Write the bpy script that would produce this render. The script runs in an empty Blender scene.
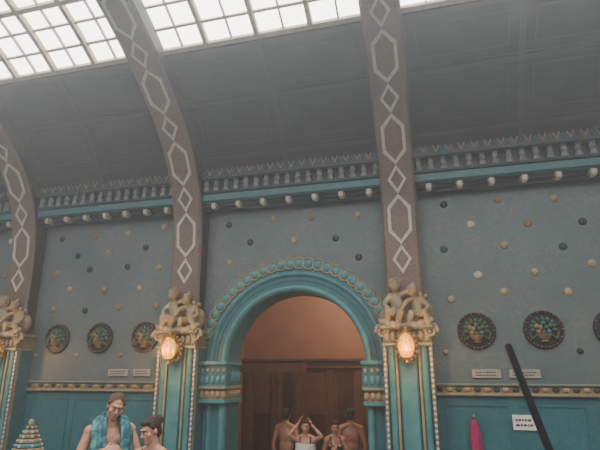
import bpy, bmesh, math, random
from mathutils import Vector, Matrix, Euler
random.seed(4)
R=math.radians
scene=bpy.context.scene
# ------------------------------------------------------------------ materials
def mat(name, c1, c2=None, scale=6.0, rough=0.6, bump=0.15, metal=0.0, detail=6, c3=None, emis=0.0, spec=0.4, dark=False):
    m=bpy.data.materials.new(name); m.use_nodes=True
    nt=m.node_tree; N=nt.nodes; L=nt.links
    b=N['Principled BSDF']
    b.inputs['Roughness'].default_value=rough
    b.inputs['Metallic'].default_value=metal
    b.inputs['Specular IOR Level'].default_value=spec
    if c2 is None: c2=tuple(x*0.8 for x in c1)
    tc=N.new('ShaderNodeTexCoord'); no=N.new('ShaderNodeTexNoise')
    no.inputs['Scale'].default_value=scale; no.inputs['Detail'].default_value=detail
    L.new(tc.outputs['Object'],no.inputs['Vector'])
    cr=N.new('ShaderNodeValToRGB')
    cr.color_ramp.elements[0].position=0.33; cr.color_ramp.elements[1].position=0.67
    cr.color_ramp.elements[0].color=(*c2,1); cr.color_ramp.elements[1].color=(*c1,1)
    if c3:
        e=cr.color_ramp.elements.new(0.5); e.color=(*c3,1)
    L.new(no.outputs['Fac'],cr.inputs['Fac'])
    if dark: b.inputs['Base Color'].default_value=(0.12,0.05,0.01,1)
    else: L.new(cr.outputs['Color'],b.inputs['Base Color'])
    if bump:
        bp=N.new('ShaderNodeBump'); bp.inputs['Strength'].default_value=bump; bp.inputs['Distance'].default_value=0.02
        n2=N.new('ShaderNodeTexNoise'); n2.inputs['Scale'].default_value=scale*5
        L.new(tc.outputs['Object'],n2.inputs['Vector'])
        L.new(n2.outputs['Fac'],bp.inputs['Height']); L.new(bp.outputs['Normal'],b.inputs['Normal'])
    if emis:
        L.new(cr.outputs['Color'],b.inputs['Emission Color']); b.inputs['Emission Strength'].default_value=emis
    return m
def mosaic(name,c1,c2,c3,cell=30,rough=0.5,big=1.2):
    m=bpy.data.materials.new(name); m.use_nodes=True
    nt=m.node_tree; N=nt.nodes; L=nt.links; b=N['Principled BSDF']
    b.inputs['Roughness'].default_value=rough
    tc=N.new('ShaderNodeTexCoord')
    vo=N.new('ShaderNodeTexVoronoi'); vo.inputs['Scale'].default_value=cell
    no=N.new('ShaderNodeTexNoise'); no.inputs['Scale'].default_value=big; no.inputs['Detail'].default_value=8
    L.new(tc.outputs['Object'],vo.inputs['Vector']); L.new(tc.outputs['Object'],no.inputs['Vector'])
    sp=N.new('ShaderNodeSeparateColor'); L.new(vo.outputs['Color'],sp.inputs['Color'])
    cr=N.new('ShaderNodeValToRGB'); cr.color_ramp.elements[0].color=(*c1,1); cr.color_ramp.elements[1].color=(*c2,1)
    cr.color_ramp.elements[0].position=0.2; cr.color_ramp.elements[1].position=0.8
    L.new(sp.outputs[0],cr.inputs['Fac'])
    mx=N.new('ShaderNodeMix'); mx.data_type='RGBA'
    rp=N.new('ShaderNodeMapRange'); rp.inputs['From Min'].default_value=0.4; rp.inputs['From Max'].default_value=0.75
    L.new(no.outputs['Fac'],rp.inputs['Value']); L.new(rp.outputs['Result'],mx.inputs['Factor'])
    L.new(cr.outputs['Color'],mx.inputs['A']); mx.inputs['B'].default_value=(*c3,1)
    L.new(mx.outputs['Result'],b.inputs['Base Color'])
    bp=N.new('ShaderNodeBump'); bp.inputs['Strength'].default_value=0.15; bp.inputs['Distance'].default_value=0.01
    L.new(vo.outputs['Distance'],bp.inputs['Height']); L.new(bp.outputs['Normal'],b.inputs['Normal'])
    return m
M={}
M['wall']=mosaic('wall_mosaic',(0.078,0.125,0.148),(0.115,0.15,0.158),(0.066,0.112,0.135))
M['teal']=mosaic('teal_tile',(0.015,0.115,0.16),(0.025,0.15,0.19),(0.017,0.10,0.135),cell=22)
M['tealdk']=mat('teal_dark',(0.012,0.06,0.09),(0.008,0.038,0.06),5)
M['teallt']=mat('teal_light',(0.075,0.24,0.28),(0.04,0.18,0.22),5,0.4)
M['beige']=mat('glazed_beige',(0.33,0.29,0.20),(0.22,0.18,0.12),9,0.45,0.3)
M['bust']=mat('glazed_greyblue',(0.20,0.23,0.23),(0.11,0.14,0.15),9,0.45,0.2)
M['white']=mat('glazed_white',(0.52,0.50,0.44),(0.40,0.38,0.32),9,0.45,0.1)
M['stone']=mat('putto_ceramic',(0.36,0.30,0.20),(0.19,0.15,0.10),7,0.4,0.3)
M['rib']=mosaic('rib_mosaic',(0.135,0.095,0.087),(0.17,0.122,0.11),(0.105,0.08,0.08),cell=26)
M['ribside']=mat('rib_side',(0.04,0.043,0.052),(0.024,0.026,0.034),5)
M['mosw']=mat('rib_pattern_tile',(0.52,0.51,0.48),(0.38,0.37,0.35),20,0.5,0.2)
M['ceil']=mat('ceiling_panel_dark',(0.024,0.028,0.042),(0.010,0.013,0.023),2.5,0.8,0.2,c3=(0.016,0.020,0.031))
M['ceilb']=mat('ceiling_beam',(0.032,0.037,0.05),(0.018,0.022,0.032),3,0.7,0.2)
M['navy']=mat('navy_glaze',(0.008,0.013,0.04),(0.005,0.008,0.025),8,0.4)
M['green']=mat('green_glaze',(0.05,0.12,0.07),(0.02,0.065,0.035),14,0.4)
M['gold']=mat('brass_gold',(0.55,0.36,0.12),(0.35,0.2,0.06),10,0.35,0.1,metal=0.7)
M['tan']=mat('tan_glaze',(0.25,0.19,0.12),(0.18,0.13,0.08),10)
M['terra']=mat('terracotta_plaster',(0.40,0.21,0.13),(0.34,0.17,0.105),1.6,0.8,0.1)
M['wood']=mat('brown_wood',(0.20,0.085,0.053),(0.13,0.055,0.036),4,0.5,0.1)
M['wooddk']=mat('dark_wood',(0.085,0.036,0.025),(0.05,0.023,0.017),4,0.5,0.1)
M['black']=mat('black_metal',(0.015,0.02,0.025),(0.01,0.012,0.015),10,0.4,0)
M['floor']=mosaic('floor_tiles',(0.10,0.15,0.16),(0.16,0.20,0.20),(0.11,0.14,0.15),cell=8)
M['paper']=mat('sign_paper',(0.7,0.71,0.69),(0.62,0.64,0.62),5,0.7,0)
M['plaque']=mat('sign_plaque',(0.32,0.33,0.30),(0.26,0.27,0.25),5,0.6,0)
M['ink']=mat('sign_ink',(0.06,0.06,0.07),None,5,0.7,0)
M['skin']=mat('skin',(0.54,0.28,0.20),(0.46,0.22,0.15),12,0.5,0.05)
M['hair']=mat('hair_dark',(0.035,0.02,0.014),(0.015,0.01,0.008),40,0.5,0.5)
M['hairg']=mat('hair_brown',(0.12,0.06,0.035),(0.06,0.03,0.02),40,0.5,0.5)
M['lip']=mat('lips',(0.42,0.13,0.11),None,12,0.5,0)
M['eye']=mat('eye_white',(0.7,0.7,0.68),None,5,0.2,0)
M['iris']=mat('iris',(0.03,0.02,0.015),None,5,0.2,0)
M['swim']=mat('swimwear_black',(0.015,0.015,0.02),None,12,0.7,0)
M['swimb']=mat('swimwear_blue',(0.03,0.06,0.2),None,12,0.7,0)
M['towelg']=mat('towel_teal_pattern',(0.12,0.34,0.33),(0.012,0.05,0.08),16,0.9,0.5,c3=(0.03,0.14,0.18))
M['towelw']=mat('towel_white',(0.75,0.75,0.75),(0.65,0.65,0.66),20,0.9,0.4)
M['pink']=mat('towel_pink',(0.36,0.03,0.13),(0.27,0.02,0.08),20,0.9,0.4)
M['muntin']=mat('skylight_muntin',(0.40,0.33,0.25),(0.28,0.22,0.17),6,0.6,0.1)
M['pane']=mat('skylight_glass',(1,0.97,0.90),(0.95,0.94,0.90),1.2,0.4,0,emis=7.0)
M['amber']=mat('amber_glass',(1.0,0.50,0.06),(1.0,0.27,0.012),18,0.3,0,emis=2.4,dark=True)

# ------------------------------------------------------------------ mesh builder
_SPH={}
def sph(seg,rings):
    if (seg,rings) in _SPH: return _SPH[(seg,rings)]
    v=[(0,0,1)]
    for i in range(1,rings):
        t=math.pi*i/rings
        for j in range(seg):
            a=2*math.pi*j/seg; v.append((math.sin(t)*math.cos(a),math.sin(t)*math.sin(a),math.cos(t)))
    v.append((0,0,-1)); f=[]
    for j in range(seg): f.append((0,1+j,1+(j+1)%seg))
    for i in range(rings-2):
        for j in range(seg):
            a=1+i*seg+j;b=1+i*seg+(j+1)%seg; f.append((a,a+seg,b+seg,b))
    n=len(v)-1; o=1+(rings-2)*seg
    for j in range(seg): f.append((n,o+(j+1)%seg,o+j))
    _SPH[(seg,rings)]=(v,f); return v,f
class MB:
    def __init__(s): s.bm=bmesh.new(); s.mats=[]; s.V=[];s.F=[];s.I=[]
    def mi(s,k):
        if k not in s.mats: s.mats.append(k)
        return s.mats.index(k)
    def _set(s,verts,k):
        i=s.mi(k); fs=set()
        for v in verts:
            for f in v.link_faces: fs.add(f)
        for f in fs: f.material_index=i
    def raw(s,v,f,k):
        b=len(s.V); i=s.mi(k); s.V.extend(v)
        for q in f: s.F.append(tuple(b+a for a in q)); s.I.append(i)
    def box(s,x0,x1,y0,y1,z0,z1,k,bev=0):
        if not bev:
            x0,x1=min(x0,x1),max(x0,x1)
            s.raw([(x,y,z) for z in (z0,z1) for y in (y0,y1) for x in (x0,x1)],
                [(0,2,3,1),(4,5,7,6),(0,1,5,4),(2,6,7,3),(0,4,6,2),(1,3,7,5)],k); return
        m=Matrix.Translation(((x0+x1)/2,(y0+y1)/2,(z0+z1)/2))@Matrix.Diagonal((abs(x1-x0),abs(y1-y0),abs(z1-z0),1))
        r=bmesh.ops.create_cube(s.bm,size=1,matrix=m)['verts']
        s._set(r,k)
        es=list({e for v in r for e in v.link_edges})
        bmesh.ops.bevel(s.bm,geom=es,offset=bev,segments=2,affect='EDGES')
    def ell(s,c,rad,k,rot=None,seg=14,rings=9):
        if not hasattr(rad,'__len__'): rad=(rad,)*3
        v,f=sph(seg,rings); cx,cy,cz=c; a,b,d=rad
        if rot is None: s.raw([(cx+x*a,cy+y*b,cz+z*d) for x,y,z in v],f,k)
        else:
            c=Vector(c); s.raw([tuple(c+rot@Vector((x*a,y*b,z*d))) for x,y,z in v],f,k)
    def cone(s,p,q,r1,r2,k,seg=14):
        p=Vector(p);q=Vector(q);d=q-p
        if d.length<1e-6: return
        r=d.to_track_quat('Z','Y').to_matrix(); ux=r@Vector((1,0,0)); uy=r@Vector((0,1,0)); V=[]
        for c,rr in ((p,r1),(q,r2)):
            for j in range(seg):
                a=2*math.pi*j/seg; V.append(tuple(c+ux*rr*math.cos(a)+uy*rr*math.sin(a)))
        F=[(j,(j+1)%seg,seg+(j+1)%seg,seg+j) for j in range(seg)]+[tuple(range(seg))[::-1],tuple(range(seg,2*seg))]
        s.raw(V,F,k)
    def limb(s,pts,rs,k,seg=14):
        for i,(p,r) in enumerate(zip(pts,rs)):
            s.ell(p,r,k,seg=seg)
            if i: s.cone(pts[i-1],p,rs[i-1],r,k,seg)
    def lathe(s,c,prof,k,seg=24,axis='Z'):
        i=s.mi(k); rows=[]
        for (r,h) in prof:
            row=[]
            for j in range(seg):
                a=2*math.pi*j/seg
                if axis=='Z': p=(c[0]+r*math.cos(a),c[1]+r*math.sin(a),c[2]+h)
                else: p=(c[0]+r*math.cos(a),c[1]-h,c[2]+r*math.sin(a))
                row.append(s.bm.verts.new(p))
            rows.append(row)
        for a,b in zip(rows,rows[1:]):
            for j in range(seg):
                f=s.bm.faces.new((a[j],a[(j+1)%seg],b[(j+1)%seg],b[j])); f.material_index=i
        for row in (rows[0],rows[-1]):
            try:
                f=s.bm.faces.new(row); f.material_index=i
            except Exception: pass
    def grid(s,rows,k,closed=False):
        i=s.mi(k); vs=[[s.bm.verts.new(p) for p in r] for r in rows]
        for a,b in zip(vs,vs[1:]):
            n=len(a)
            for j in range(n if closed else n-1):
                f=s.bm.faces.new((a[j],a[(j+1)%n],b[(j+1)%n],b[j])); f.material_index=i
        return vs
    def flush(s):
        if s.V:
            t=bpy.data.meshes.new('t'); t.from_pydata(s.V,[],s.F); t.polygons.foreach_set('material_index',s.I)
            s.bm.from_mesh(t); bpy.data.meshes.remove(t); s.V=[];s.F=[];s.I=[]
    def obj(s,name,smooth=False,parent=None,recalc=True):
        s.flush()
        if recalc: bmesh.ops.recalc_face_normals(s.bm,faces=s.bm.faces)
        me=bpy.data.meshes.new(name); s.bm.to_mesh(me); s.bm.free()
        for k in s.mats: me.materials.append(M[k])
        if smooth:
            for p in me.polygons: p.use_smooth=True
        o=bpy.data.objects.new(name,me); scene.collection.objects.link(o)
        if parent: o.parent=parent
        return o
def smooth_angle(o,ang=40):
    for p in o.data.polygons: p.use_smooth=True
    try: o.data.set_sharp_from_angle(angle=R(ang))
    except Exception: pass

# ------------------------------------------------------------------ layout
YW=8.0; FL=0.1
RX=[-11.35,-7.76,-4.17,-0.40,3.46,7.3]
X0,X1=-13.0,8.0
AC=-2.23; AR=1.18; SP=2.21; PF=-0.38
# ------------------------------------------------------------------ curves of vault
def catmull(P,n=10):
    out=[]
    for i in range(len(P)-1):
        p0=P[max(i-1,0)];p1=P[i];p2=P[i+1];p3=P[min(i+2,len(P)-1)]
        for j in range(n):
            t=j/n
            out.append(tuple(0.5*((2*p1[a])+(-p0[a]+p2[a])*t+(2*p0[a]-5*p1[a]+4*p2[a]-p3[a])*t*t+(-p0[a]+3*p1[a]-3*p2[a]+p3[a])*t**3) for a in (0,1)))
    out.append(P[-1]); return out
half=[(7.72,2.9),(7.72,3.5),(7.70,4.2),(7.60,4.9),(7.35,5.5),(6.95,6.02),(6.38,6.49),(5.8,6.87),(5.15,7.2),(4.0,7.62),(2.6,7.9),(1.0,8.0)]
full=half+[(2-y,z) for y,z in half[-2::-1]]
C=catmull(full,8)
S=[0]
for a,b in zip(C,C[1:]): S.append(S[-1]+math.hypot(b[0]-a[0],b[1]-a[1]))
def at(t):
    t=max(0,min(S[-1]-1e-5,t)); lo,hi=0,len(S)-1
    while hi-lo>1:
        m=(lo+hi)//2
        if S[m]<=t: lo=m
        else: hi=m
    f=(t-S[lo])/(S[hi]-S[lo]); a,b=C[lo],C[hi]
    p=(a[0]+(b[0]-a[0])*f,a[1]+(b[1]-a[1])*f)
    q0=C[max(lo-1,0)];q1=C[min(hi+1,len(C)-1)]
    ty,tz=q1[0]-q0[0],q1[1]-q0[1]; l=math.hypot(ty,tz); ty/=l;tz/=l
    return p,(-tz,ty)
def vp(x,t,off):
    p,n=at(t); return (x,p[0]+n[0]*off,p[1]+n[1]*off)
def t_of_Y(Y):
    for i in range(len(C)):
        if C[i][0]<=Y: return S[i]
TOT=S[-1]
T0=4.43-2.9; PER=1.30
# ------------------------------------------------------------------ ribs
for rx in RX:
    mb=MB(); w=0.28
    n=110
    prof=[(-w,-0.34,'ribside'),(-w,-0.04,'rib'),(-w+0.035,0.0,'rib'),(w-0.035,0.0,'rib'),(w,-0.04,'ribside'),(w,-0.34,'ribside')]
    rows=[[vp(rx+s,TOT*i/n,o) for s,o,_ in prof] for i in range(n+1)]
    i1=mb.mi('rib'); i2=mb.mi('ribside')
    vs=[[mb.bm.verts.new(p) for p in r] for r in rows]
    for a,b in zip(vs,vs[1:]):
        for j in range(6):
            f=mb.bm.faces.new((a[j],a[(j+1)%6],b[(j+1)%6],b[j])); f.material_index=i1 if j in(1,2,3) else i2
    mb.bm.faces.new(vs[0]); mb.bm.faces.new(vs[-1])
    rib=mb.obj('ceiling_rib'); smooth_angle(rib,35)
    mb=MB()
    def ring(poly,th,sub=5):
        cx=sum(p[0] for p in poly)/len(poly); ct=sum(p[1] for p in poly)/len(poly)
        hw=max(abs(p[0]-cx) for p in poly)
        f=1-th/hw*1.35
        outer=[];inner=[]
        for i in range(len(poly)):
            a=poly[i];b=poly[(i+1)%len(poly)]
            for j in range(sub):
                u=j/sub; s_=a[0]+(b[0]-a[0])*u; t_=a[1]+(b[1]-a[1])*u
                outer.append((s_,t_)); inner.append((cx+(s_-cx)*f,ct+(t_-ct)*(1-(1-f)*0.62 if len(poly)>4 else f)))
        r=[[vp(rx+s_,t_,-0.003) for s_,t_ in outer],[vp(rx+s_,t_,0.016) for s_,t_ in outer],
           [vp(rx+s_,t_,0.016) for s_,t_ in inner],[vp(rx+s_,t_,-0.003) for s_,t_ in inner]]
        mb.grid(r,'mosw',closed=True)
    k=-1
    while True:
        tc=T0+PER*k
        if tc>TOT-0.6: break
        if tc>0.4:
            hw=0.185;hh=0.41
            ring([(0,tc-hh),(hw,tc-hh*0.5),(hw,tc+hh*0.5),(0,tc+hh),(-hw,tc+hh*0.5),(-hw,tc-hh*0.5)],0.036)
        td=tc+PER/2
        if td>0.3 and td<TOT-0.4:
            ring([(0,td-0.235),(0.15,td),(0,td+0.235),(-0.15,td)],0.036,6)
        k+=1
    mb.obj('pattern_inlay',parent=rib)
# ------------------------------------------------------------------ ceiling + skylights
TC=t_of_Y(7.48)
TS=t_of_Y(5.88)
TE=TOT-TS
OFF=-0.24
mb=MB()
for (a,b) in ((TC,TS),(TE,TOT-TC)):
    n=16
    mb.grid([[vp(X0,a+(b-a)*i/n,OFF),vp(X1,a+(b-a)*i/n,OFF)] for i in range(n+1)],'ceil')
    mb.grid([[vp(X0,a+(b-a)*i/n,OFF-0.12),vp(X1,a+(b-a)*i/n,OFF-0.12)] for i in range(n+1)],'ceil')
def bar(mb,x0,x1,t0,t1,o0,o1,k,n=6):
    for i in range(n):
        a=t0+(t1-t0)*i/n;b=t0+(t1-t0)*(i+1)/n
        P=[vp(x0,a,o0),vp(x1,a,o0),vp(x1,b,o0),vp(x0,b,o0),vp(x0,a,o1),vp(x1,a,o1),vp(x1,b,o1),vp(x0,b,o1)]
        mb.raw(P,((0,1,2,3),(4,5,6,7),(0,1,5,4),(2,3,7,6),(1,2,6,5),(0,3,7,4)),k)
for i in range(len(RX)-1):
    xa,xb=RX[i]+0.28,RX[i+1]-0.28
    L=TS-TC
    for f in (0.16,0.57,0.94):
        bar(mb,xa,xb,TC+L*f,TC+L*f+0.06,OFF-0.01,OFF+0.03,'ceilb',2)
        bar(mb,xa,xb,TC+L*f+0.10,TC+L*f+0.115,OFF-0.01,OFF+0.015,'ceilb',1)
    for f in (0.0,0.5,1.0):
        xc=xa+(xb-xa)*f
        bar(mb,xc-0.04,xc+0.04,TC,TS,OFF-0.01,OFF+0.025,'ceilb',8)
    for q in range(2):
        for (f0,f1) in ((0.24,0.55),(0.65,0.9)):
            x0=xa+(xb-xa)*q/2+0.17; x1=xa+(xb-xa)*(q+1)/2-0.17; t0=TC+L*f0+0.05;t1=TC+L*f1-0.03
            bar(mb,x0,x1,t0,t0+0.02,OFF-0.01,OFF+0.012,'ceilb',1); bar(mb,x0,x1,t1-0.02,t1,OFF-0.01,OFF+0.012,'ceilb',1)
            bar(mb,x0,x0+0.02,t0,t1,OFF-0.01,OFF+0.012,'ceilb',3); bar(mb,x1-0.02,x1,t0,t1,OFF-0.01,OFF+0.012,'ceilb',3)
mb.obj('ceiling',recalc=True)
wn=1
for i in range(len(RX)-1):
    xa,xb=RX[i]+0.2,RX[i+1]-0.2
    mb=MB(); n=60
    mb.grid([[vp(xa,TS+(TE-TS)*j/n,OFF-0.05),vp(xb,TS+(TE-TS)*j/n,OFF-0.05)] for j in range(n+1)],'pane')
    o=mb.obj('window_%d'%wn,recalc=False); 
    fr=MB()
    t=TS; c=0
    while t<TE:
        wd=0.06 if c%3==0 else 0.022
        bar(fr,xa,xb,t-wd/2-0.01,t+wd/2,OFF-0.06,OFF+(0.05 if c%3==0 else 0.0),'muntin',1)
        t+=0.34; c+=1
    nb=8
    for j in range(nb+1):
        xc=xa+(xb-xa)*j/nb; wd=0.035 if j%2==0 else 0.012
        bar(fr,xc-wd,xc+wd,TS,TE,OFF-0.06,OFF+(0.05 if j%2==0 else 0.0),'muntin',50)
    fr.obj('muntins',parent=o); wn+=1
# ------------------------------------------------------------------ back wall
mb=MB()
xl,xr=AC-AR,AC+AR
YB=8.5
ZL=1.82
for (a,b) in ((X0,xl),(xr,X1)):
    mb.box(a,b,YW,YB,PF-0.1,ZL,'teal'); mb.box(a,b,YW,YB,ZL,SP,'wall')
ZT=5.9
n=40
mb.box(X0,xl,YW,YB,SP,ZT,'wall'); mb.box(xr,X1,YW,YB,SP,ZT,'wall')
for i in range(n):
    a0=math.pi*i/n;a1=math.pi*(i+1)/n
    p=[(AC+AR*math.cos(a0),SP+AR*math.sin(a0)),(AC+AR*math.cos(a1),SP+AR*math.sin(a1))]
    P=[]
    for y in (YW,YB):
        P+= [(p[0][0],y,p[0][1]),(p[1][0],y,p[1][1]),(p[1][0],y,ZT),(p[0][0],y,ZT)]
    mb.raw(P,((0,1,2,3),(4,5,6,7),(0,1,5,4),(2,3,7,6)),'wall')
mb.obj('wall_back')
mb=MB(); mb.box(X0,X1,-5.5,YW,FL-0.2,FL,'floor'); mb.obj('floor')
# ------------------------------------------------------------------ cornice per bay
for i in range(len(RX)-1):
    xa,xb=RX[i]+0.25,RX[i+1]-0.25
    mb=MB()
    mb.box(xa,xb,7.86,8.02,4.90,4.97,'tealdk')
    mb.box(xa,xb,7.78,8.02,4.96,5.02,'ceilb')
    mb.box(xa,xb,7.66,8.02,5.02,5.17,'teal',0.02)
    mb.box(xa,xb,7.62,8.02,5.17,5.21,'tealdk',0.01)
    mb.box(xa,xb,7.74,8.02,5.21,5.42,'navy')
    mb.box(xa,xb,7.56,8.02,5.42,5.46,'tealdk',0.01)
    mb.box(xa,xb,7.58,8.02,5.46,5.70,'navy')
    mb.box(xa,xb,7.52,8.02,5.70,5.78,'ceilb',0.01)
    o=mb.obj('trim_%d'%(i+1))
    mb=MB()
    nk=int((xb-xa)/0.19)
    for j in range(nk):
        x=xa+(j+0.5)*(xb-xa)/nk
        mb.cone((x,7.67,5.21),(x,7.67,5.30),0.062,0.040,'bust',8)
        mb.ell((x,7.67,5.345),(0.052,0.045,0.055),'bust',seg=10,rings=7)
        mb.cone((x,7.67,5.38),(x,7.67,5.42),0.03,0.05,'bust',8)
        h=(xb-xa)/nk/2
        mb.limb([(x-h,7.575,5.49),(x-h*0.5,7.575,5.60),(x,7.575,5.65),(x+h*0.5,7.575,5.60),(x+h,7.575,5.49)],[0.010]*5,'tan',6)
        mb.ell((x,7.575,5.54),(0.035,0.015,0.045),'tealdk',seg=10,rings=6)
    nk=7
    for j in range(nk):
        x=xa+(j+0.5)*(xb-xa)/nk
        mb.box(x-0.055,x+0.055,7.70,7.88,4.92,5.02,'white',0.02)
        mb.ell((x,7.73,4.93),(0.045,0.045,0.04),'white',seg=10,rings=6)
    mb.obj('cornice_ornaments',parent=o)
# ------------------------------------------------------------------ ledge in bays
segs=[]
for i in range(len(RX)-1):
    xa,xb=RX[i]+0.36,RX[i+1]-0.36
    if i==2: continue
    segs.append((xa,xb))
for q,(xa,xb) in enumerate(segs):
    mb=MB()
    mb.box(xa,xb,7.93,8.01,1.74,1.78,'beige',0.01)
    mb.box(xa,xb,7.95,8.01,1.78,1.88,'tan')
    mb.box(xa,xb,7.91,8.01,1.88,1.91,'teallt',0.01)
    nk=int((xb-xa)/0.13)
    for j in range(nk):
        x=xa+(j+0.5)*(xb-xa)/nk
        mb.ell((x,7.95,1.83),(0.05,0.03,0.036),'beige' if j%2 else 'tealdk',seg=8,rings=6)
    for (u,v) in ((0.04,0.32),(0.36,0.64),(0.68,0.96)):
        a=xa+(xb-xa)*u;b=xa+(xb-xa)*v
        mb.box(a,b,7.985,8.01,1.60,1.625,'teal'); mb.box(a,a+0.025,7.985,8.01,0.4,1.60,'teal'); mb.box(b-0.025,b,7.985,8.01,0.4,1.60,'teal')
    mb.obj('trim_%d'%(10+q))
# ------------------------------------------------------------------ archivolt
mb=MB()
prof=[(1.165,8.52),(1.165,7.98),(1.165,7.93),(1.19,7.885),(1.23,7.875),(1.265,7.90),(1.275,7.945),(1.42,7.945),(1.43,7.92),(1.46,7.90),(1.50,7.92),(1.52,7.97),(1.56,7.97),(1.56,8.03)]
rows=[]
def pr(dirx,dirz,cx,cz): return [(cx+dirx*r,y,cz+dirz*r) for r,y in prof]
for z in (PF,0.6,1.4): rows.append(pr(1,0,AC,z))
for i in range(49):
    a=math.pi*i/48; rows.append(pr(math.cos(a),math.sin(a),AC,SP))
for z in (1.4,0.6,PF): rows.append(pr(-1,0,AC,z))
mb.grid(rows,'teallt')
arch=mb.obj('arch_surround',smooth=False); smooth_angle(arch,50)
arch.data.materials.append(M['teal'])
for p in arch.data.polygons:
    c=p.center
    if abs(c.y-7.945)<0.004 : p.material_index=1
    if c.y>8.0: p.material_index=1
mb=MB()
N=25
for i in range(N+1):
    a=R(18)+R(144)*i/N
    cx=AC+1.65*math.cos(a); cz=SP+1.65*math.sin(a)
    mb.lathe((cx,7.99,cz),[(0.112,0),(0.112,0.04),(0.10,0.055),(0.085,0.05),(0.08,0.04)],'beige',18,axis='Y')
    mb.ell((cx,7.95,cz),(0.08,0.03,0.08),'teallt',seg=12,rings=6)
for i in range(0,90):
    a=math.pi*i/89
    mb.ell((AC+1.35*math.cos(a),7.935,SP+1.35*math.sin(a)),(0.012,0.012,0.012),'tealdk',seg=6,rings=4)
o=mb.obj('scallop_border',parent=arch); smooth_angle(o,50)
mb=MB()
for sx in (-1,1):
    a=AC+sx*1.12; b=AC+sx*1.60
    x0,x1=min(a,b),max(a,b)
    mb.box(x0,x1,7.80,8.02,1.58,1.64,'teallt',0.012)
    mb.box(x0+0.02,x1-0.02,7.84,8.02,1.64,1.80,'tan')
    mb.box(x0-0.01,x1+0.01,7.78,8.02,1.80,1.85,'beige',0.012)
    mb.box(x0,x1,7.82,8.02,1.85,2.18,'teal')
    mb.box(x0-0.02,x1+0.02,7.76,8.02,2.18,2.24,'teallt',0.015)
    xi=AC+sx*1.165
    for (z0,z1,k,e) in ((1.58,1.64,'teallt',0.05),(1.64,1.80,'tan',0.02),(1.80,1.85,'beige',0.05),(1.85,2.18,'teal',0.02),(2.18,2.24,'teallt',0.05)):
        mb.box(min(xi,xi-sx*e),max(xi,xi-sx*e),8.0,8.5,z0,z1,k)
    for j in range(5):
        x=x0+(j+0.5)*(x1-x0)/5
        mb.ell((x,7.84,1.72),(0.042,0.035,0.065),'beige',seg=8,rings=6)
        mb.ell((x,7.82,1.95),(0.038,0.03,0.07),'teallt',seg=8,rings=6)
        mb.ell((x,7.82,2.09),(0.028,0.025,0.04),'beige',seg=8,rings=6)
    for j in range(5):
        y=8.05+j*0.1
        mb.ell((xi-sx*0.02,y,1.72),(0.03,0.042,0.065),'beige',seg=8,rings=6)
        mb.ell((xi-sx*0.02,y,1.99),(0.03,0.038,0.10),'teallt',seg=8,rings=6)
o=mb.obj('capitals',parent=arch); smooth_angle(o,40)
# ------------------------------------------------------------------ pilasters
def pilaster(px):
    mb=MB(); w=0.355
    mb.box(px-w,px+w,7.68,8.0,FL,2.50,'teal')
    mb.box(px-0.13,px+0.13,7.60,7.70,FL,2.50,'teallt',0.02)
    for s in (-1,1):
        a=px+s*0.335
        mb.box(a-0.03,a+0.03,7.62,7.70,FL,2.50,'beige',0.01)
        mb.cone((px+s*0.235,7.66,FL),(px+s*0.235,7.66,2.5),0.055,0.055,'teallt',12)
        mb.cone((px+s*0.165,7.61,FL),(px+s*0.165,7.61,2.5),0.02,0.02,'beige',8)
        z=0.6
        while z<2.45:
            mb.ell((px+s*0.335,7.615,z),(0.022,0.015,0.028),'white',seg=8,rings=5); z+=0.075
    mb.box(px-w-0.03,px+w+0.03,7.56,8.0,FL,FL+0.25,'tealdk',0.02)
    mb.box(px-w-0.02,px+w+0.02,7.56,8.0,2.44,2.50,'beige',0.015)
    mb.box(px-w-0.05,px+w+0.05,7.52,8.0,2.68,2.76,'beige',0.02)
    mb.box(px-w,px+w,7.62,8.0,2.50,2.70,'tan')
    for j in range(7):
        x=px-w+(j+0.5)*(2*w)/7
        mb.ell((x,7.61,2.59),(0.045,0.04,0.085),'beige',seg=10,rings=7)
    for s in (-1,1):
        pts=[]
        for q in range(26):
            a=q/25*3.6*math.pi; r=0.11*(1-q/25*0.85)
            pts.append((px+s*(w-0.0)+s*r*math.cos(a)*0.9,7.58,2.66+r*math.sin(a)))
        mb.limb(pts,[0.026-0.012*q/25 for q in range(26)],'beige',seg=6)
    o=mb.obj('pilaster'); smooth_angle(o,35); return o
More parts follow.
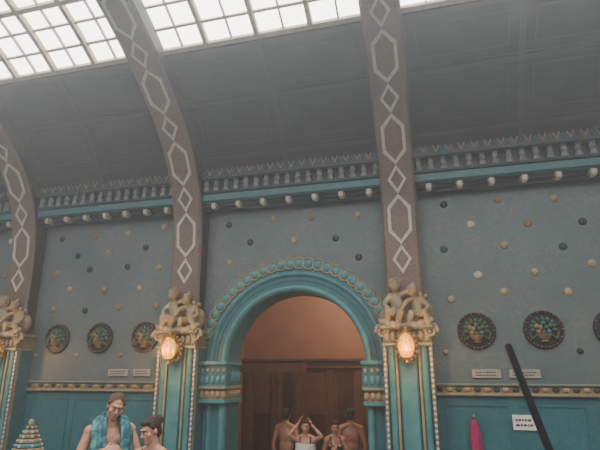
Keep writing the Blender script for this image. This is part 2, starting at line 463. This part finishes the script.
# ------------------------------------------------------------------ remesh helper
def remesh(mb,name,vox,mats,matfun=None,parent=None,smooth_it=3):
    mb.flush()
    me=bpy.data.meshes.new(name+'_tmp'); mb.bm.to_mesh(me); mb.bm.free()
    o=bpy.data.objects.new(name+'_tmp',me); scene.collection.objects.link(o)
    m=o.modifiers.new('r','REMESH'); m.mode='VOXEL'; m.voxel_size=vox
    s=o.modifiers.new('s','SMOOTH'); s.iterations=smooth_it; s.factor=0.5
    dg=bpy.context.evaluated_depsgraph_get()
    me2=bpy.data.meshes.new_from_object(o.evaluated_get(dg))
    bpy.data.objects.remove(o); me2.materials.clear()
    for k in mats: me2.materials.append(M[k])
    for p in me2.polygons:
        p.use_smooth=True; p.material_index=matfun(p.center) if matfun else 0
    o=bpy.data.objects.new(name,me2); me2.name=name; scene.collection.objects.link(o)
    if parent: o.parent=parent
    return o
def putto_parts(mb,pel,chest,head,look,armL,armR,legL,legR,s=1.0):
    k='stone'; V=Vector
    pel,chest,head=V(pel),V(chest),V(head)
    mid=(pel+chest)/2+V((0,-0.02,0))
    mb.limb([pel,mid,chest],[0.095*s,0.098*s,0.092*s],k)
    mb.limb([chest,chest+(head-chest)*0.5],[0.05*s,0.042*s],k)
    mb.ell(head,(0.082*s,0.09*s,0.092*s),k)
    lk=V(look).normalized(); sd=lk.cross(V((0,0,1))).normalized(); up=sd.cross(lk)
    mb.ell(head+lk*0.085*s-up*0.008*s,0.016*s,k)
    mb.ell(head+lk*0.05*s-up*0.045*s,0.045*s,k)
    for q in (-1,1):
        mb.ell(head+sd*q*0.035*s+lk*0.055*s-up*0.025*s,0.034*s,k)
        mb.ell(head+sd*q*0.083*s-up*0.01*s,(0.014*s,0.014*s,0.022*s),k)
    random.seed(3)
    for q in range(26):
        a=random.uniform(0,2*math.pi); b=random.uniform(0.15,1)
        d=(sd*math.cos(a)*math.sqrt(1-b*b)+(-lk)*math.sin(a)*math.sqrt(1-b*b)+up*b)
        if d.dot(lk)<0.45: mb.ell(head+d*0.088*s,0.022*s,k,seg=8,rings=6)
    for arm in (armL,armR):
        e,w=V(arm[1]),V(arm[2]); sh=V(arm[0])
        mb.limb([sh,(sh+e)/2,e,(e+w)/2,w],[0.045*s,0.043*s,0.036*s,0.036*s,0.025*s],k)
        d=(w-e).normalized(); mb.ell(w+d*0.03,0.028*s,k)
        for f in (-1,0,1): mb.limb([w+d*0.04+V((f*0.016,0,0)),w+d*0.075+V((f*0.02,-0.01,-0.005))],[0.010,0.008],k,8)
    for leg in (legL,legR):
        h,kn,an=V(leg[0]),V(leg[1]),V(leg[2])
        mb.limb([h,(h+kn)/2,kn,(kn+an)/2,an],[0.07*s,0.066*s,0.048*s,0.05*s,0.03*s],k)
        mb.limb([an,an+V((0,-0.07,-0.025))],[0.03*s,0.02*s],k)
def cherub(px):
    mb=MB()
    putto_parts(mb,(-0.10,-0.05,0.13),(-0.14,-0.08,0.37),(-0.15,-0.15,0.585),(0.3,-1,-0.35),
        [(-0.23,-0.09,0.41),(-0.33,-0.16,0.27),(-0.24,-0.26,0.18)],[(-0.06,-0.1,0.42),(0.06,-0.16,0.46),(0.13,-0.13,0.56)],
        [(-0.15,-0.08,0.12),(-0.27,-0.26,0.17),(-0.30,-0.22,-0.04)],[(-0.06,-0.08,0.11),(-0.07,-0.28,0.13),(-0.13,-0.24,-0.05)],1.08)
    putto_parts(mb,(0.17,-0.04,0.12),(0.19,-0.07,0.31),(0.13,-0.16,0.48),(-0.7,-1,-0.3),
        [(0.27,-0.08,0.35),(0.36,-0.14,0.22),(0.30,-0.24,0.12)],[(0.12,-0.12,0.35),(0.03,-0.22,0.30),(-0.02,-0.25,0.22)],
        [(0.22,-0.08,0.10),(0.30,-0.26,0.13),(0.36,-0.22,-0.05)],[(0.12,-0.08,0.10),(0.10,-0.27,0.12),(0.05,-0.22,-0.05)],0.95)
    mb.ell((0,0.02,0.02),(0.38,0.16,0.12),'stone')
    mb.ell((0.33,0.0,0.16),(0.10,0.10,0.16),'stone'); mb.ell((-0.33,0.02,0.10),(0.09,0.1,0.14),'stone')
    for i in range(22):
        a=i/21; x=-0.40+0.80*a; z=0.02-0.10*math.sin(math.pi*a)
        mb.ell((x,-0.20-0.05*math.sin(math.pi*a),z),0.042+0.01*(i%3),'stone',seg=8,rings=6)
    for i in range(9):
        mb.ell((0.30+0.05*math.cos(i*1.9),-0.08+0.04*math.sin(i*1.3),0.18+0.03*i),0.04,'stone',seg=8,rings=6)
    return remesh(mb,'cherub_statue',0.010,['stone'],smooth_it=1)
CH=None
def place_cherub(px):
    global CH
    if CH is None: CH=cherub(px); o=CH
    else:
        o=bpy.data.objects.new('cherub_statue',CH.data); scene.collection.objects.link(o)
    o.location=(px,7.76,2.80); o.scale=(0.94,0.94,0.97)
def lantern(px):
    mb=MB(); c=(px,7.36,2.43)
    mb.ell(c,(0.115,0.09,0.175),'amber',seg=24,rings=16)
    g=mb.obj('glass')
    for p in g.data.polygons: p.use_smooth=True
    mb=MB()
    for q in range(6):
        a=math.pi*q/6
        pts=[(c[0]+0.122*math.sin(b)*math.cos(a),c[1]+0.097*math.sin(b)*math.sin(a),c[2]+0.182*math.cos(b)) for b in [2*math.pi*i/20 for i in range(21)]]
        mb.limb(pts,[0.005]*21,'gold',6)
    for h in (-0.08,0.08):
        rr=math.sqrt(1-(h/0.175)**2)
        pts=[(c[0]+0.122*rr*math.cos(b),c[1]+0.097*rr*math.sin(b),c[2]+h) for b in [2*math.pi*i/24 for i in range(25)]]
        mb.limb(pts,[0.005]*25,'gold',6)
    mb.lathe((c[0],c[1],c[2]+0.16),[(0.075,0),(0.08,0.02),(0.05,0.05),(0.02,0.08),(0.025,0.10),(0.0,0.12)],'gold',16)
    mb.lathe((c[0],c[1],c[2]-0.23),[(0.0,0.0),(0.02,0.01),(0.012,0.03),(0.05,0.05),(0.075,0.075)],'gold',16)
    for q in range(16):
        a=2*math.pi*q/16
        mb.ell((c[0]+0.145*math.cos(a),7.50,c[2]+0.20*math.sin(a)),0.028,'gold',seg=8,rings=6)
    mb.lathe((c[0],7.60,c[2]),[(0.12,0),(0.12,0.12),(0.10,0.14)],'gold',24,axis='Y')
    mb.limb([(px,7.58,c[2]+0.16),(px,7.48,c[2]+0.25),(px,7.38,c[2]+0.26),(px,7.36,c[2]+0.2)],[0.018]*4,'gold',8)
    o=mb.obj('wall_lantern'); smooth_angle(o,50); g.parent=o
    l=bpy.data.lights.new('lantern_light','POINT'); l.energy=34; l.color=(1,0.46,0.12); l.shadow_soft_size=0.08
    lo=bpy.data.objects.new('lantern_light',l); lo.location=(px,7.10,2.38); scene.collection.objects.link(lo); lo.parent=o
for px in RX:
    pilaster(px); place_cherub(px); lantern(px)
# ------------------------------------------------------------------ medallions
def medallion(x,z=2.67):
    mb=MB(); c=(x,8.0,z)
    mb.lathe(c,[(0.275,0),(0.275,0.03),(0.26,0.045),(0.24,0.03),(0.235,0.02),(0.0,0.022)],'navy',36,axis='Y')
    for q in range(28):
        a=2*math.pi*q/28; mb.ell((x+0.252*math.cos(a),7.962,z+0.252*math.sin(a)),0.014,'green' if q%2 else 'tan',seg=6,rings=5)
    mb.lathe((x,7.97,z-0.18),[(0.05,0),(0.06,0.01),(0.035,0.03),(0.07,0.06),(0.10,0.10),(0.105,0.115)],'tan',14)
    random.seed(int(x*10))
    for q in range(9):
        a=-0.2+math.pi*1.13*q/8
        mb.ell((x+0.15*math.cos(a),7.965,z+0.02+0.13*math.sin(a)),(0.045,0.022,0.03),'green',rot=Matrix.Rotation(-a,3,'Y'),seg=8,rings=6)
    for q,(dx,dz) in enumerate(((-0.07,-0.03),(0,-0.04),(0.07,-0.03),(-0.04,0.03),(0.04,0.03),(0,0.09),(-0.09,0.05),(0.09,0.05))):
        mb.ell((x+dx,7.955,z+dz),(0.036,0.028,0.036),('tan','green','teal')[q%3],seg=10,rings=7)
    for s in (-1,1):
        mb.limb([(x+s*0.10,7.96,z-0.08),(x+s*0.17,7.96,z-0.13),(x+s*0.19,7.96,z-0.04)],[0.014]*3,'green',6)
    o=mb.obj('wall_medallion'); smooth_angle(o,50)
for i in range(len(RX)-1):
    if i==2: continue
    bc=(RX[i]+RX[i+1])/2
    for d in (-0.93,0,0.93): medallion(bc+d+(0.02 if i==3 else 0))
# ------------------------------------------------------------------ studs
mb=MB(); random.seed(11)
for i in range(len(RX)-1):
    xa,xb=RX[i]+0.28,RX[i+1]-0.28
    row=0; z=3.20
    while z<4.85:
        nc=4
        for j in range(nc if row%2==0 else nc-1):
            x=xa+(xb-xa)*((j+0.5)/nc if row%2==0 else (j+1)/nc)+random.uniform(-0.05,0.05)
            if i==2 and math.hypot(x-AC,z-SP)<1.88: continue
            k=random.choice(['white','navy','beige','tan','navy','tealdk','tan','beige'])
            r=0.062
            mb.ell((x,8.0,z+random.uniform(-0.05,0.05)),(r,0.03,r),k,seg=14,rings=8)
        z+=0.37; row+=1
    if i!=2:
        bc=(RX[i]+RX[i+1])/2
        for d in (-1.38,-0.465,0.465,1.38):
            mb.ell((bc+d,8.0,2.36),(0.045,0.03,0.045),random.choice(['tan','navy','beige']),seg=12,rings=8)
o=mb.obj('wall_studs',smooth=True)
# ------------------------------------------------------------------ signs
def plaque(x,z,w,h,k,name,rows=2,y=7.99):
    mb=MB(); mb.box(x-w/2,x+w/2,y-0.02,y+0.01,z-h/2,z+h/2,k,0.004)
    for r in range(rows):
        zz=z+h/2-h*(r+1)/(rows+1); L=w*0.76; xx=x-L/2
        while xx<x+L/2-0.02:
            ww=random.uniform(0.02,0.05); ww=min(ww,x+L/2-xx)
            mb.box(xx,xx+ww,y-0.024,y-0.019,zz-h*0.07,zz+h*0.07,'ink'); xx+=ww+0.012
    return mb.obj(name)
plaque(-5.50,2.06,0.40,0.12,'plaque','wall_plaque'); plaque(-5.02,2.06,0.34,0.12,'plaque','wall_plaque')
plaque(0.70,2.05,0.40,0.12,'plaque','wall_plaque'); plaque(1.22,2.05,0.42,0.12,'plaque','wall_plaque')
plaque(1.14,1.39,0.31,0.20,'paper','paper_sign',rows=2)
# ------------------------------------------------------------------ vestibule behind arch
va,vb=AC-2.3,AC+2.3; YV=11.6
mb=MB(); mb.box(va-0.1,va,YB,YV,PF,4.4,'terra'); mb.obj('wall_left')
mb=MB(); mb.box(vb,vb+0.1,YB,YV,PF,4.4,'terra'); mb.obj('wall_right')
mb=MB(); mb.box(va,vb,YV,YV+0.1,PF,2.30,'wood'); mb.box(va,vb,YV,YV+0.1,2.30,4.4,'terra'); mb.obj('wall_rear')
mb=MB(); mb.box(va,vb,YB,YV,4.3,4.4,'terra')
mb.obj('ceiling_vestibule')
mb=MB(); mb.box(va,vb,YW,YV,PF-0.1,PF,'floor'); mb.obj('floor_vestibule')
mb=MB(); YP=YV
mb.box(va,vb,YP-0.16,YP,2.30,2.36,'wood',0.01); mb.box(va,vb,YP-0.10,YP,2.20,2.30,'wooddk'); mb.box(va,vb,YP-0.13,YP,2.14,2.19,'wood',0.01)
x=va+0.1; q=0
while x+0.62<vb:
    mb.box(x,x+0.16,YP-0.09,YP,PF,2.14,'wood',0.01)
    mb.box(x+0.22,x+0.60,YP-0.03,YP,1.25,2.05,'wooddk' if q%2 else 'wood',0.005)
    mb.box(x+0.22,x+0.60,YP-0.03,YP,0.2,1.15,'wooddk',0.005)
    x+=0.66;q+=1
mb.obj('wood_panelling')
for cx in (AC-1.0,AC-0.62):
    mb=MB()
    mb.lathe((cx,10.4,PF),[(0.13,0),(0.13,0.12),(0.10,0.16),(0.09,0.3),(0.085,2.2),(0.12,2.26),(0.13,2.36),(0.13,2.42)],'wood',20)
    o=mb.obj('column'); smooth_angle(o,40)
mb=MB(); mb.box(va,AC-0.45,10.25,10.55,PF+2.42,PF+2.62,'wood',0.01); mb.obj('lintel_beam')
l=bpy.data.lights.new('vestibule_lamp','POINT'); l.energy=125; l.color=(1,0.78,0.58); l.shadow_soft_size=0.3
lo=bpy.data.objects.new('vestibule_lamp',l); lo.location=(AC+0.6,9.9,3.9); scene.collection.objects.link(lo)
# ------------------------------------------------------------------ leaning pole
mb=MB()
p0=Vector((1.10,4.0,FL)); p1=Vector((0.516,4.0,2.286)); d=(p1-p0).normalized()
m=Matrix.Translation((p0+p1)/2)@d.to_track_quat('Z','Y').to_matrix().to_4x4()@Matrix.Diagonal((0.085,0.045,(p1-p0).length,1))
v=bmesh.ops.create_cube(mb.bm,size=1,matrix=m)['verts']; mb._set(v,'black')
bmesh.ops.bevel(mb.bm,geom=list({e for q in v for e in q.link_edges}),offset=0.008,segments=2,affect='EDGES')
mb.lathe((1.10,4.0,FL),[(0.12,0),(0.12,0.015),(0.06,0.03),(0.055,0.08)],'black',20)
mb.limb([p0+d*0.5,p0+d*0.5+Vector((0.0,0.09,0)),p0+d*0.9+Vector((0,0.09,0)),p0+d*0.9],[0.014]*4,'black',8)
mb.obj('leaning_metal_post')
# ------------------------------------------------------------------ pink towel on a hook
mb=MB()
rows=[]
for i in range(16):
    z=1.42-0.55*i/15; wv=0.03+0.04*min(1,i/5)
    row=[]
    for j in range(24):
        a=2*math.pi*j/24
        rr=1+0.22*math.sin(5*a+i*0.15)
        row.append((0.46+wv*rr*math.cos(a),7.90+0.045*rr*math.sin(a),z))
    rows.append(row)
vs=mb.grid(rows,'pink',closed=True); mb.bm.faces.new(vs[0])
mb.limb([(0.46,8.0,1.46),(0.46,7.92,1.46),(0.46,7.90,1.43),(0.46,7.88,1.48)],[0.012]*4,'gold',8)
o=mb.obj('pink_towel',smooth=True)
# ------------------------------------------------------------------ tiered finial on pedestal
mb=MB(); fx,fy=-5.86,6.5
mb.lathe((fx,fy,FL),[(0.26,0),(0.26,0.1),(0.2,0.14),(0.19,0.72),(0.24,0.78),(0.24,0.86),(0.0,0.87)],'teal',28)
z=FL+0.86
for i,(r,k) in enumerate(((0.195,'beige'),(0.175,'teallt'),(0.15,'beige'),(0.12,'tan'),(0.09,'beige'),(0.06,'green'))):
    mb.lathe((fx,fy,z),[(r*0.85,0),(r,0.015),(r,0.04),(r*0.85,0.06)],k,24)
    for q in range(12):
        a=2*math.pi*q/12; mb.ell((fx+r*math.cos(a),fy+r*math.sin(a),z+0.03),0.022,'white' if q%2 else k,seg=6,rings=5)
    z+=0.06
mb.ell((fx,fy,z+0.03),(0.045,0.045,0.06),'beige')
o=mb.obj('fountain_finial'); smooth_angle(o,40)
# ------------------------------------------------------------------ people
def human(name,H,loc,rotz,arms,headrot=(0,0,0),lean=0,hair='hair',style='short',female=False,swim='swim',vox=0.0065,top=False):
    V=Vector; k='skin'; mb=MB()
    sw=0.165 if female else 0.19
    mb.ell((0,0.0,1.27),(0.145 if female else 0.165,0.105,0.19),k)
    mb.ell((0,-0.01,1.08),(0.125 if female else 0.15,0.10 if female else 0.115,0.17),k)
    mb.ell((0,0.005,0.93),(0.17,0.12,0.13),k)
    if female:
        for s in (-1,1): mb.ell((s*0.07,-0.09,1.27),(0.06,0.055,0.06),k)
    else:
        for s in (-1,1): mb.ell((s*0.075,-0.075,1.32),(0.075,0.035,0.055),k)
    neck=V((0,0.01,1.44))
    Rm=Euler(headrot).to_matrix(); piv=V((0,0.0,1.53))
    def hp(p): return piv+Rm@(V(p)-piv)
    mb.limb([neck,piv,hp((0,0.005,1.6))],[0.062,0.054,0.055],k)
    for s in (-1,1):
        mb.limb([V((s*0.03,0.02,1.48)),V((s*sw*0.85,0.01,1.425))],[0.045,0.05],k)
        mb.ell((s*sw,0.0,1.405),(0.062,0.06,0.065),k)
        el,wr,hd,pn,curl=arms['L' if s<0 else 'R']
        el,wr,hd,pn=V(el),V(wr),V(hd).normalized(),V(pn)
        pn=(pn-hd*pn.dot(hd)).normalized()
        sh=V((s*sw,0,1.40)); f=0.85 if female else 1
        mb.limb([sh,sh.lerp(el,0.45),el,el.lerp(wr,0.3),wr],[0.054*f,0.050*f,0.039*f,0.041*f,0.026*f],k)
        sd=hd.cross(pn).normalized()
        Rh=Matrix((sd,hd,pn)).transposed()
        mb.ell(wr+hd*0.05,(0.040,0.055,0.016),k,rot=Rh)
        for q,(o_,ln) in enumerate(((-0.031,0.066),(-0.0105,0.078),(0.0105,0.083),(0.031,0.072))):
            b0=wr+hd*0.085+sd*o_
            c1=curl; d1=(hd*math.cos(c1)+pn*math.sin(c1)); d2=(hd*math.cos(2*c1)+pn*math.sin(2*c1)); d3=(hd*math.cos(2.8*c1)+pn*math.sin(2.8*c1))
            p1_=b0+d1*ln*0.45; p2_=p1_+d2*ln*0.33; p3_=p2_+d3*ln*0.25
            mb.limb([wr+hd*0.05+sd*o_*0.8,b0,p1_,p2_,p3_],[0.010,0.0095,0.009,0.0085,0.0075],k,8)
        tb=wr+hd*0.025+sd*0.034
        mb.limb([tb,tb+(sd*0.75+hd*0.6+pn*0.3).normalized()*0.04,tb+(sd*0.55+hd+pn*0.5).normalized()*0.07],[0.014,0.011,0.009],k,8)
        mb.limb([V((s*0.095,0,0.90)),V((s*0.10,-0.01,0.70)),V((s*0.10,-0.015,0.48)),V((s*0.10,0.02,0.34)),V((s*0.10,0.02,0.08))],[0.088,0.078,0.055,0.056,0.036],k)
        mb.limb([V((s*0.10,0.04,0.045)),V((s*0.115,-0.09,0.032)),V((s*0.12,-0.14,0.026))],[0.04,0.034,0.024],k)
    mb.ell(hp((0,0.015,1.665)),(0.076,0.094,0.098),k,rot=Rm)
    mb.ell(hp((0,-0.03,1.60)),(0.058,0.062,0.066),k,rot=Rm)
    mb.ell(hp((0,-0.065,1.555)),(0.03,0.025,0.022),k,rot=Rm)
    mb.ell(hp((0,-0.078,1.68)),(0.055,0.016,0.012),k,rot=Rm)
    mb.limb([hp((0,-0.082,1.665)),hp((0,-0.108,1.622))],[0.009,0.014],k,8)
    mb.ell(hp((0,-0.088,1.58)),(0.024,0.012,0.011),k,rot=Rm)
    for s in (-1,1):
        mb.ell(hp((s*0.078,0.01,1.635)),(0.010,0.02,0.032),k,rot=Rm)
        mb.ell(hp((s*0.012,-0.098,1.617)),0.009,k,seg=8,rings=6)
        mb.ell(hp((s*0.045,-0.055,1.62)),(0.025,0.025,0.025),k,rot=Rm)
    lipc=hp((0,-0.1,1.58))
    def mf(c):
        if (c-lipc).length<0.02 and (Rm.inverted()@(c-lipc)).z**2<0.0001: return 2
        if female:
            if 0.80<c.z<1.30 and abs(c.x)<0.19 and (abs(c.x)<0.16 or c.z<1.0) and c.y>-0.165: return 1
            if 1.30<=c.z<1.47 and 0.085<abs(c.x)<0.105: return 1
        else:
            if 0.60<c.z<0.98 and abs(c.x)<0.22: return 1
        return 0
    o=remesh(mb,name,vox,['skin',swim,'lip'],mf)
    e=MB()
    for s in (-1,1):
        e.ell(hp((s*0.031,-0.079,1.648)),(0.013,0.010,0.008),'eye',rot=Rm,seg=10,rings=8)
        e.ell(hp((s*0.031,-0.088,1.648)),(0.006,0.003,0.006),'iris',rot=Rm,seg=8,rings=6)
        e.limb([hp((s*0.015,-0.092,1.668)),hp((s*0.033,-0.092,1.673)),hp((s*0.050,-0.082,1.667))],[0.004,0.0045,0.003],hair,6)
    e.obj('eyes',parent=o,smooth=True)
    h=MB()
    h.ell(hp((0,0.03,1.685)),(0.084,0.095,0.09),hair,rot=Rm,seg=20,rings=14)
    h.ell(hp((0,0.055,1.64)),(0.074,0.066,0.09),hair,rot=Rm,seg=18,rings=12)
    if style!='receding':
        h.ell(hp((0,-0.035,1.735)),(0.062,0.045,0.028),hair,rot=Rm,seg=18,rings=12)
    if style=='bun':
        h.ell(hp((0,0.125,1.715)),(0.045,0.045,0.045),hair,rot=Rm); 
    if style=='long':
        h.limb([hp((0,0.08,1.65)),V((0,0.11,1.5)),V((0,0.12,1.35))],[0.07,0.07,0.035],hair)
    for s in (-1,1):
        h.limb([hp((s*0.076,-0.012,1.69)),hp((s*0.079,0.0,1.66))],[0.012,0.008],hair,8)
    hh=remesh(h,'hair',0.007,[hair],parent=o,smooth_it=2)
    sc=H/1.75
    o.scale=(sc,sc,sc); o.rotation_euler=(lean,0,rotz); o.location=loc
    return o,sc
hang=lambda s:((s*0.27,0.02,1.12),(s*0.27,-0.05,0.86),(0,-0.1,-1),(-s,0,0),0.25)
man,_=human('man_with_towel',1.76,(-3.24,4.67,FL),R(46),
   {'L':((-0.30,-0.05,1.14),(-0.09,-0.27,1.26),(0.9,-0.35,0.25),(0.2,0.6,-0.6),0.55),
    'R':((0.30,-0.06,1.13),(0.10,-0.27,1.22),(-0.9,-0.35,0.3),(-0.2,0.6,-0.6),0.55)},
   headrot=(R(22),R(10),R(2)),hair='hairg',style='receding',vox=0.006,swim='swimb')
mb=MB(); path=[(-0.10,-0.155,1.02),(-0.125,-0.165,1.15),(-0.13,-0.155,1.28),(-0.13,-0.10,1.42),(-0.115,-0.02,1.505),(-0.08,0.07,1.53),(0,0.105,1.535),(0.08,0.07,1.53),(0.115,-0.02,1.505),(0.13,-0.10,1.42),(0.13,-0.155,1.28),(0.125,-0.165,1.15),(0.10,-0.155,1.02)]
def cat3(P,n=5):
    out=[]
    for i in range(len(P)-1):
        p0=P[max(i-1,0)];p1=P[i];p2=P[i+1];p3=P[min(i+2,len(P)-1)]
        for j in range(n):
            t=j/n; out.append(Vector([0.5*((2*p1[a])+(-p0[a]+p2[a])*t+(2*p0[a]-5*p1[a]+4*p2[a]-p3[a])*t*t+(-p0[a]+3*p1[a]-3*p2[a]+p3[a])*t**3) for a in range(3)]))
    out.append(Vector(P[-1])); return out
cp=cat3(path); rows=[]
for i,p in enumerate(cp):
    tg=(cp[min(i+1,len(cp)-1)]-cp[max(i-1,0)]).normalized()
    n_=(Vector((p.x*0.5,p.y,0.12)).normalized()); n_=(n_-tg*n_.dot(tg)).normalized(); b_=tg.cross(n_)
    row=[]
    for j in range(28):
        a=2*math.pi*j/28; rr=1+0.2*math.sin(5*a+i*0.12)
        row.append(p+b_*0.064*rr*math.cos(a)+n_*0.032*rr*math.sin(a))
    rows.append(row)
vs=mb.grid(rows,'towelg',closed=True); mb.bm.faces.new(vs[0]); mb.bm.faces.new(vs[-1])
mb.obj('towel',smooth=True,parent=man)
woman,_=human('woman_in_swimsuit',1.57,(-2.53,4.30,FL),R(-5),
   {'L':((-0.25,-0.03,1.12),(-0.12,-0.22,0.98),(0.8,-0.4,0.1),(0,0.3,-1),0.4),
    'R':((0.25,-0.02,1.12),(0.14,-0.22,0.96),(-0.8,-0.4,0.1),(0,0.3,-1),0.4)},
   headrot=(R(16),R(-6),R(-22)),style='bun',female=True)
b1,_=human('woman_in_towel',1.64,(-2.30,8.95,PF),R(10),
   {'L':((-0.29,-0.13,1.50),(-0.125,-0.05,1.70),(0.35,0.35,0.8),(1,0.1,-0.3),0.3),
    'R':((0.31,-0.12,1.48),(0.125,-0.08,1.67),(-0.35,0.35,0.8),(-1,0.1,-0.3),0.3)},
   headrot=(R(10),0,R(8)),style='long',female=True,vox=0.008)
mb=MB(); rows=[]
for i in range(16):
    z=1.36-0.62*i/15
    row=[]
    for j in range(48):
        a=2*math.pi*j/48; rr=1+0.035*math.sin(9*a+i*0.1)*(0.3+i/15)
        row.append(((0.185+0.02*i/15)*rr*math.cos(a),-0.012+(0.155+0.015*i/15)*rr*math.sin(a),z+0.01*math.sin(2*a)))
    rows.append(row)
for i in range(16):
    rows.append([(x*0.96,y*0.96,z) for x,y,z in rows[15-i]])
mb.grid(rows,'towelw',closed=True); mb.obj('white_towel_wrap',smooth=True,parent=b1)
b2,_=human('woman_bather',1.60,(-1.86,9.35,PF),R(30),
   {'L':((-0.27,-0.02,1.12),(-0.14,-0.2,1.2),(0.3,-0.5,0.8),(1,0.2,0),0.4),'R':((0.27,-0.04,1.12),(0.13,-0.2,1.05),(-0.8,-0.4,0.1),(0,0.3,-1),0.4)},
   headrot=(R(15),0,R(-10)),style='bun',female=True,vox=0.008)
b3,_=human('man_bather',1.74,(-2.93,9.9,PF),R(170),{'L':hang(-1),'R':hang(1)},headrot=(R(5),0,R(10)),vox=0.008)
b4,_=human('man_bather',1.76,(-1.68,10.0,PF),R(200),{'L':hang(-1),'R':((0.27,0.0,1.12),(0.12,-0.2,1.0),(-0.7,-0.4,0.1),(0,0.3,-1),0.4)},headrot=(R(5),0,R(-10)),vox=0.008,swim='swimb')
# ------------------------------------------------------------------ steam in the hall
sm=bpy.data.materials.new('steam'); sm.use_nodes=True
nt=sm.node_tree; nt.nodes.clear()
ou=nt.nodes.new('ShaderNodeOutputMaterial'); vs_=nt.nodes.new('ShaderNodeVolumeScatter')
vs_.inputs['Color'].default_value=(0.88,0.94,1,1); vs_.inputs['Density'].default_value=0.019; vs_.inputs['Anisotropy'].default_value=0.62
nt.links.new(vs_.outputs[0],ou.inputs['Volume'])
M['steam']=sm
mb=MB(); mb.box(X0-0.5,X1+0.5,-8,12.5,-0.7,9,'steam'); mb.obj('steam_haze')
# ------------------------------------------------------------------ world / camera
w=bpy.data.worlds.new('world'); scene.world=w; w.use_nodes=True
bg=w.node_tree.nodes['Background']; bg.inputs['Color'].default_value=(0.66,0.8,0.95,1); bg.inputs['Strength'].default_value=0.10
cam=bpy.data.cameras.new('camera'); co=bpy.data.objects.new('camera',cam); scene.collection.objects.link(co)
cam.sensor_width=36; cam.lens=29.4; cam.clip_start=0.05
co.location=(0,0,2.1); co.rotation_euler=(R(90+16.5),0,R(15))
scene.camera=co
